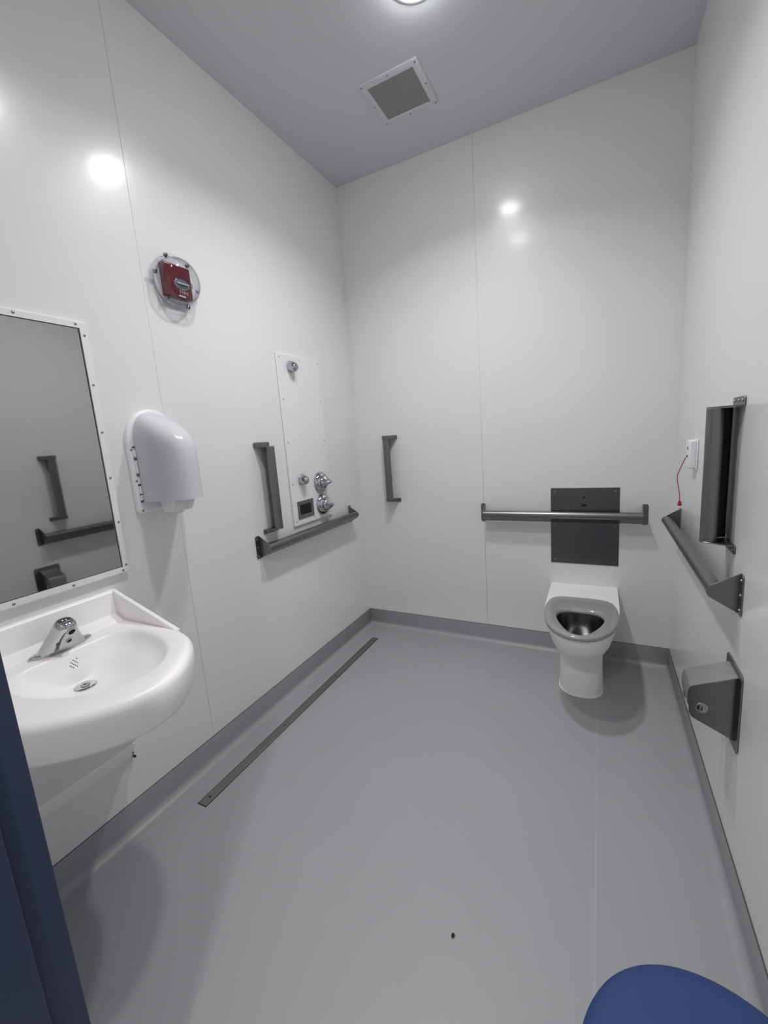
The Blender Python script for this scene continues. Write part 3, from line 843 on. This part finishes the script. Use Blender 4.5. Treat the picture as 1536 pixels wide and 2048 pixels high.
lathe(bm, [(0.0155, 0.0), (0.0155, 0.003), (0.014, 0.004), (0.012, 0.004), (0.0115, 0.003), (0.0115, 0.0052), (0.004, 0.0056), (0.0005, 0.0056)], lambda a, b, h: Vector((W - 0.0855 + a, -1.2705 - h, 0.562 + b)), 28)
lk = finish(bm, 'lock', 'chrome', t)
bm = bmesh.new(); box(bm, W - 0.0868, W - 0.0842, -1.2765, -1.2705, 0.556, 0.568)
finish(bm, 'keyway', 'dark', lk)
bm = bmesh.new(); lathe(bm, [(0.0005, -0.046), (0.018, -0.046), (0.018, 0.046), (0.0005, 0.046)], lambda a, b, h: Vector((W - 0.070 + a, -1.22 + h, 0.590 + b)), 20)
finish(bm, 'spindle', 'plastic', t)

# ------------------------------------------------------------------ emergency call point
t = thing('call_point', 'small white call unit with a hanging red pull cord on the right wall', 'call switch', (W, -0.48, 1.205))
bm = bmesh.new(); box(bm, -0.530, -0.430, 0.0005, 0.006, 1.200, 1.330, fR)
finish(bm, 'wall_plate', 'plastic', t, bevel=0.003)
bm = bmesh.new(); box(bm, -0.520, -0.440, 0.005, 0.030, 1.206, 1.326, fR)
finish(bm, 'housing', 'plastic', t, bevel=0.006, seg=3)
bm = bmesh.new()
lathe(bm, [(0.006, 0.0), (0.006, 0.002), (0.0005, 0.002)], lambda a, b, h: fR(-0.480 + a, 0.030 + h, 1.292 + b), 16)
finish(bm, 'indicator', 'inside', t)
bm = bmesh.new()
lathe(bm, [(0.005, 0.0), (0.005, 0.004), (0.0005, 0.004)], lambda a, b, h: fR(-0.480 + a, 0.030 + h, 1.258 + b), 16)
finish(bm, 'cord_eyelet', 'inside', t)
cp = [fR(-0.480, 0.031, 1.257), fR(-0.479, 0.037, 1.250), fR(-0.477, 0.046, 1.225), fR(-0.475, 0.058, 1.190), fR(-0.475, 0.0625, 1.172), fR(-0.475, 0.0615, 1.150), fR(-0.477, 0.056, 1.118), fR(-0.479, 0.0515, 1.085), fR(-0.480, 0.0505, 1.060)]
bm = bmesh.new(); tube(bm, cp, 0.0019, 8)
cd = finish(bm, 'pull_cord', 'cord', t, angle=80)
cd['label'] = 'thin red pull cord'
bm = bmesh.new(); lathe(bm, [(0.0005, 0.022), (0.0045, 0.021), (0.006, 0.016), (0.0085, 0.001), (0.0075, 0.0), (0.0005, 0.0)], lambda a, b, h: fR(-0.480 + a, 0.0505 + b, 1.040 + h), 16)
finish(bm, 'cord_end', 'cordend', cd)

# ------------------------------------------------------------------ ceiling vent
VX0, VX1, VY0, VY1 = 0.532, 0.838, -0.630, -0.325
t = thing('ceiling_vent', 'square ceiling vent with a dark perforated centre and white flange', 'vent', ((VX0 + VX1) / 2, (VY0 + VY1) / 2, H))
bm = bmesh.new()
def vr(d, n): return [fC(a, b, n) for a, b in ((VX0 + d, VY0 + d), (VX1 - d, VY0 + d), (VX1 - d, VY1 - d), (VX0 + d, VY1 - d))]
loft(bm, [vr(0.0, 0.0003), vr(0.0, 0.006), vr(0.003, 0.008), vr(0.034, 0.008), vr(0.036, 0.004)], False, False)
vf = finish(bm, 'flange', 'vframe', t)
bm = bmesh.new(); loft(bm, [vr(0.030, 0.0008), vr(0.030, 0.0052)])
finish(bm, 'perforated_plate', 'vent', t)
vc = ((VX0 + VX1) / 2, (VY0 + VY1) / 2)
screws(vf, [(VX0 + 0.014, VY0 + 0.014), (vc[0], VY0 + 0.014), (VX1 - 0.014, VY0 + 0.014), (VX1 - 0.014, vc[1]), (VX1 - 0.014, VY1 - 0.014), (vc[0], VY1 - 0.014), (VX0 + 0.014, VY1 - 0.014), (VX0 + 0.014, vc[1])], fC, 0.0045, 0.002, n0=0.008)

# ------------------------------------------------------------------ downlights
for i, (lx, ly) in enumerate(LIGHTS):
    t = thing('downlight', ('round bright ceiling downlight nearest the ceiling vent', 'round ceiling downlight farther from the ceiling vent, towards the door')[i], 'light', (lx, ly, H))
    bm = bmesh.new()
    lathe(bm, [(0.070, 0.0003), (0.098, 0.0003), (0.097, 0.005), (0.088, 0.009), (0.072, 0.012)], lambda a, b, h: fC(lx + a, ly + b, h), 48)
    finish(bm, 'trim_ring', 'vframe', t, angle=50)
    bm = bmesh.new()
    lathe(bm, [(0.074, 0.008), (0.070, 0.018), (0.058, 0.027), (0.040, 0.033), (0.018, 0.0355), (0.0005, 0.036)], lambda a, b, h: fC(lx + a, ly + b, h), 48)
    ln = finish(bm, 'lens', ('lamp', 'lampw')[i], t, angle=60)

# ------------------------------------------------------------------ linear floor drain
t = thing('floor_drain', 'long narrow stainless floor drain cover along the left wall', 'drain', (0.149, -0.982, 0))
bm = bmesh.new(); box(bm, 0.1245, 0.1745, -1.745, -0.218, -0.001, 0.0008)
finish(bm, 'channel', 'hole', t)
bm = bmesh.new(); box(bm, 0.1280, 0.1710, -1.7415, -0.2215, 0.0005, 0.0028)
cvr = finish(bm, 'cover', 'drain', t, bevel=0.0007, seg=1)
screws(cvr, [(0.1495, -1.702), (0.1495, -1.226), (0.1495, -0.747), (0.1495, -0.268)], lambda u, n, z: Vector((u, z, n)), 0.0055, 0.0012, m='hole', n0=0.0028)

# ------------------------------------------------------------------ stool and crumb
SX, SYY, SR, SZ = 1.752, -2.152, 0.183, 0.50
t = thing('stool', 'round navy blue padded stool beside the right wall near the doorway', 'stool', (SX, SYY, 0))
pl = lambda a, b, h: Vector((SX + a, SYY + b, h))
bm = bmesh.new()
lathe(bm, [(0.0005, 0.40), (SR - 0.012, 0.40), (SR - 0.003, 0.408), (SR, 0.425), (SR, 0.475), (SR - 0.004, 0.489), (SR - 0.014, 0.497), (SR - 0.035, 0.5005), (0.0005, 0.504)], pl, 72)
finish(bm, 'cushion', 'stool', t, angle=60)
bm = bmesh.new()
lathe(bm, [(0.0005, 0.0005), (SR - 0.026, 0.0005), (SR - 0.020, 0.006), (SR - 0.014, 0.39), (SR - 0.016, 0.402), (0.0005, 0.402)], pl, 64)
finish(bm, 'base', 'stool', t, angle=50)

bm = bmesh.new()
random.seed(4)
bmesh.ops.create_icosphere(bm, subdivisions=2, radius=0.006)
for v in bm.verts:
    k = 0.8 + 0.4 * random.random()
    v.co = Vector((1.2267 + v.co.x * k * 0.8, -1.7705 + v.co.y * k * 1.1, 0.0032 + v.co.z * 0.5 * k))
o = finish(bm, 'crumb', 'crumb', loc=(1.2267, -1.7705, 0))
o['label'] = 'tiny dark crumb lying on the open grey floor'; o['category'] = 'crumb'
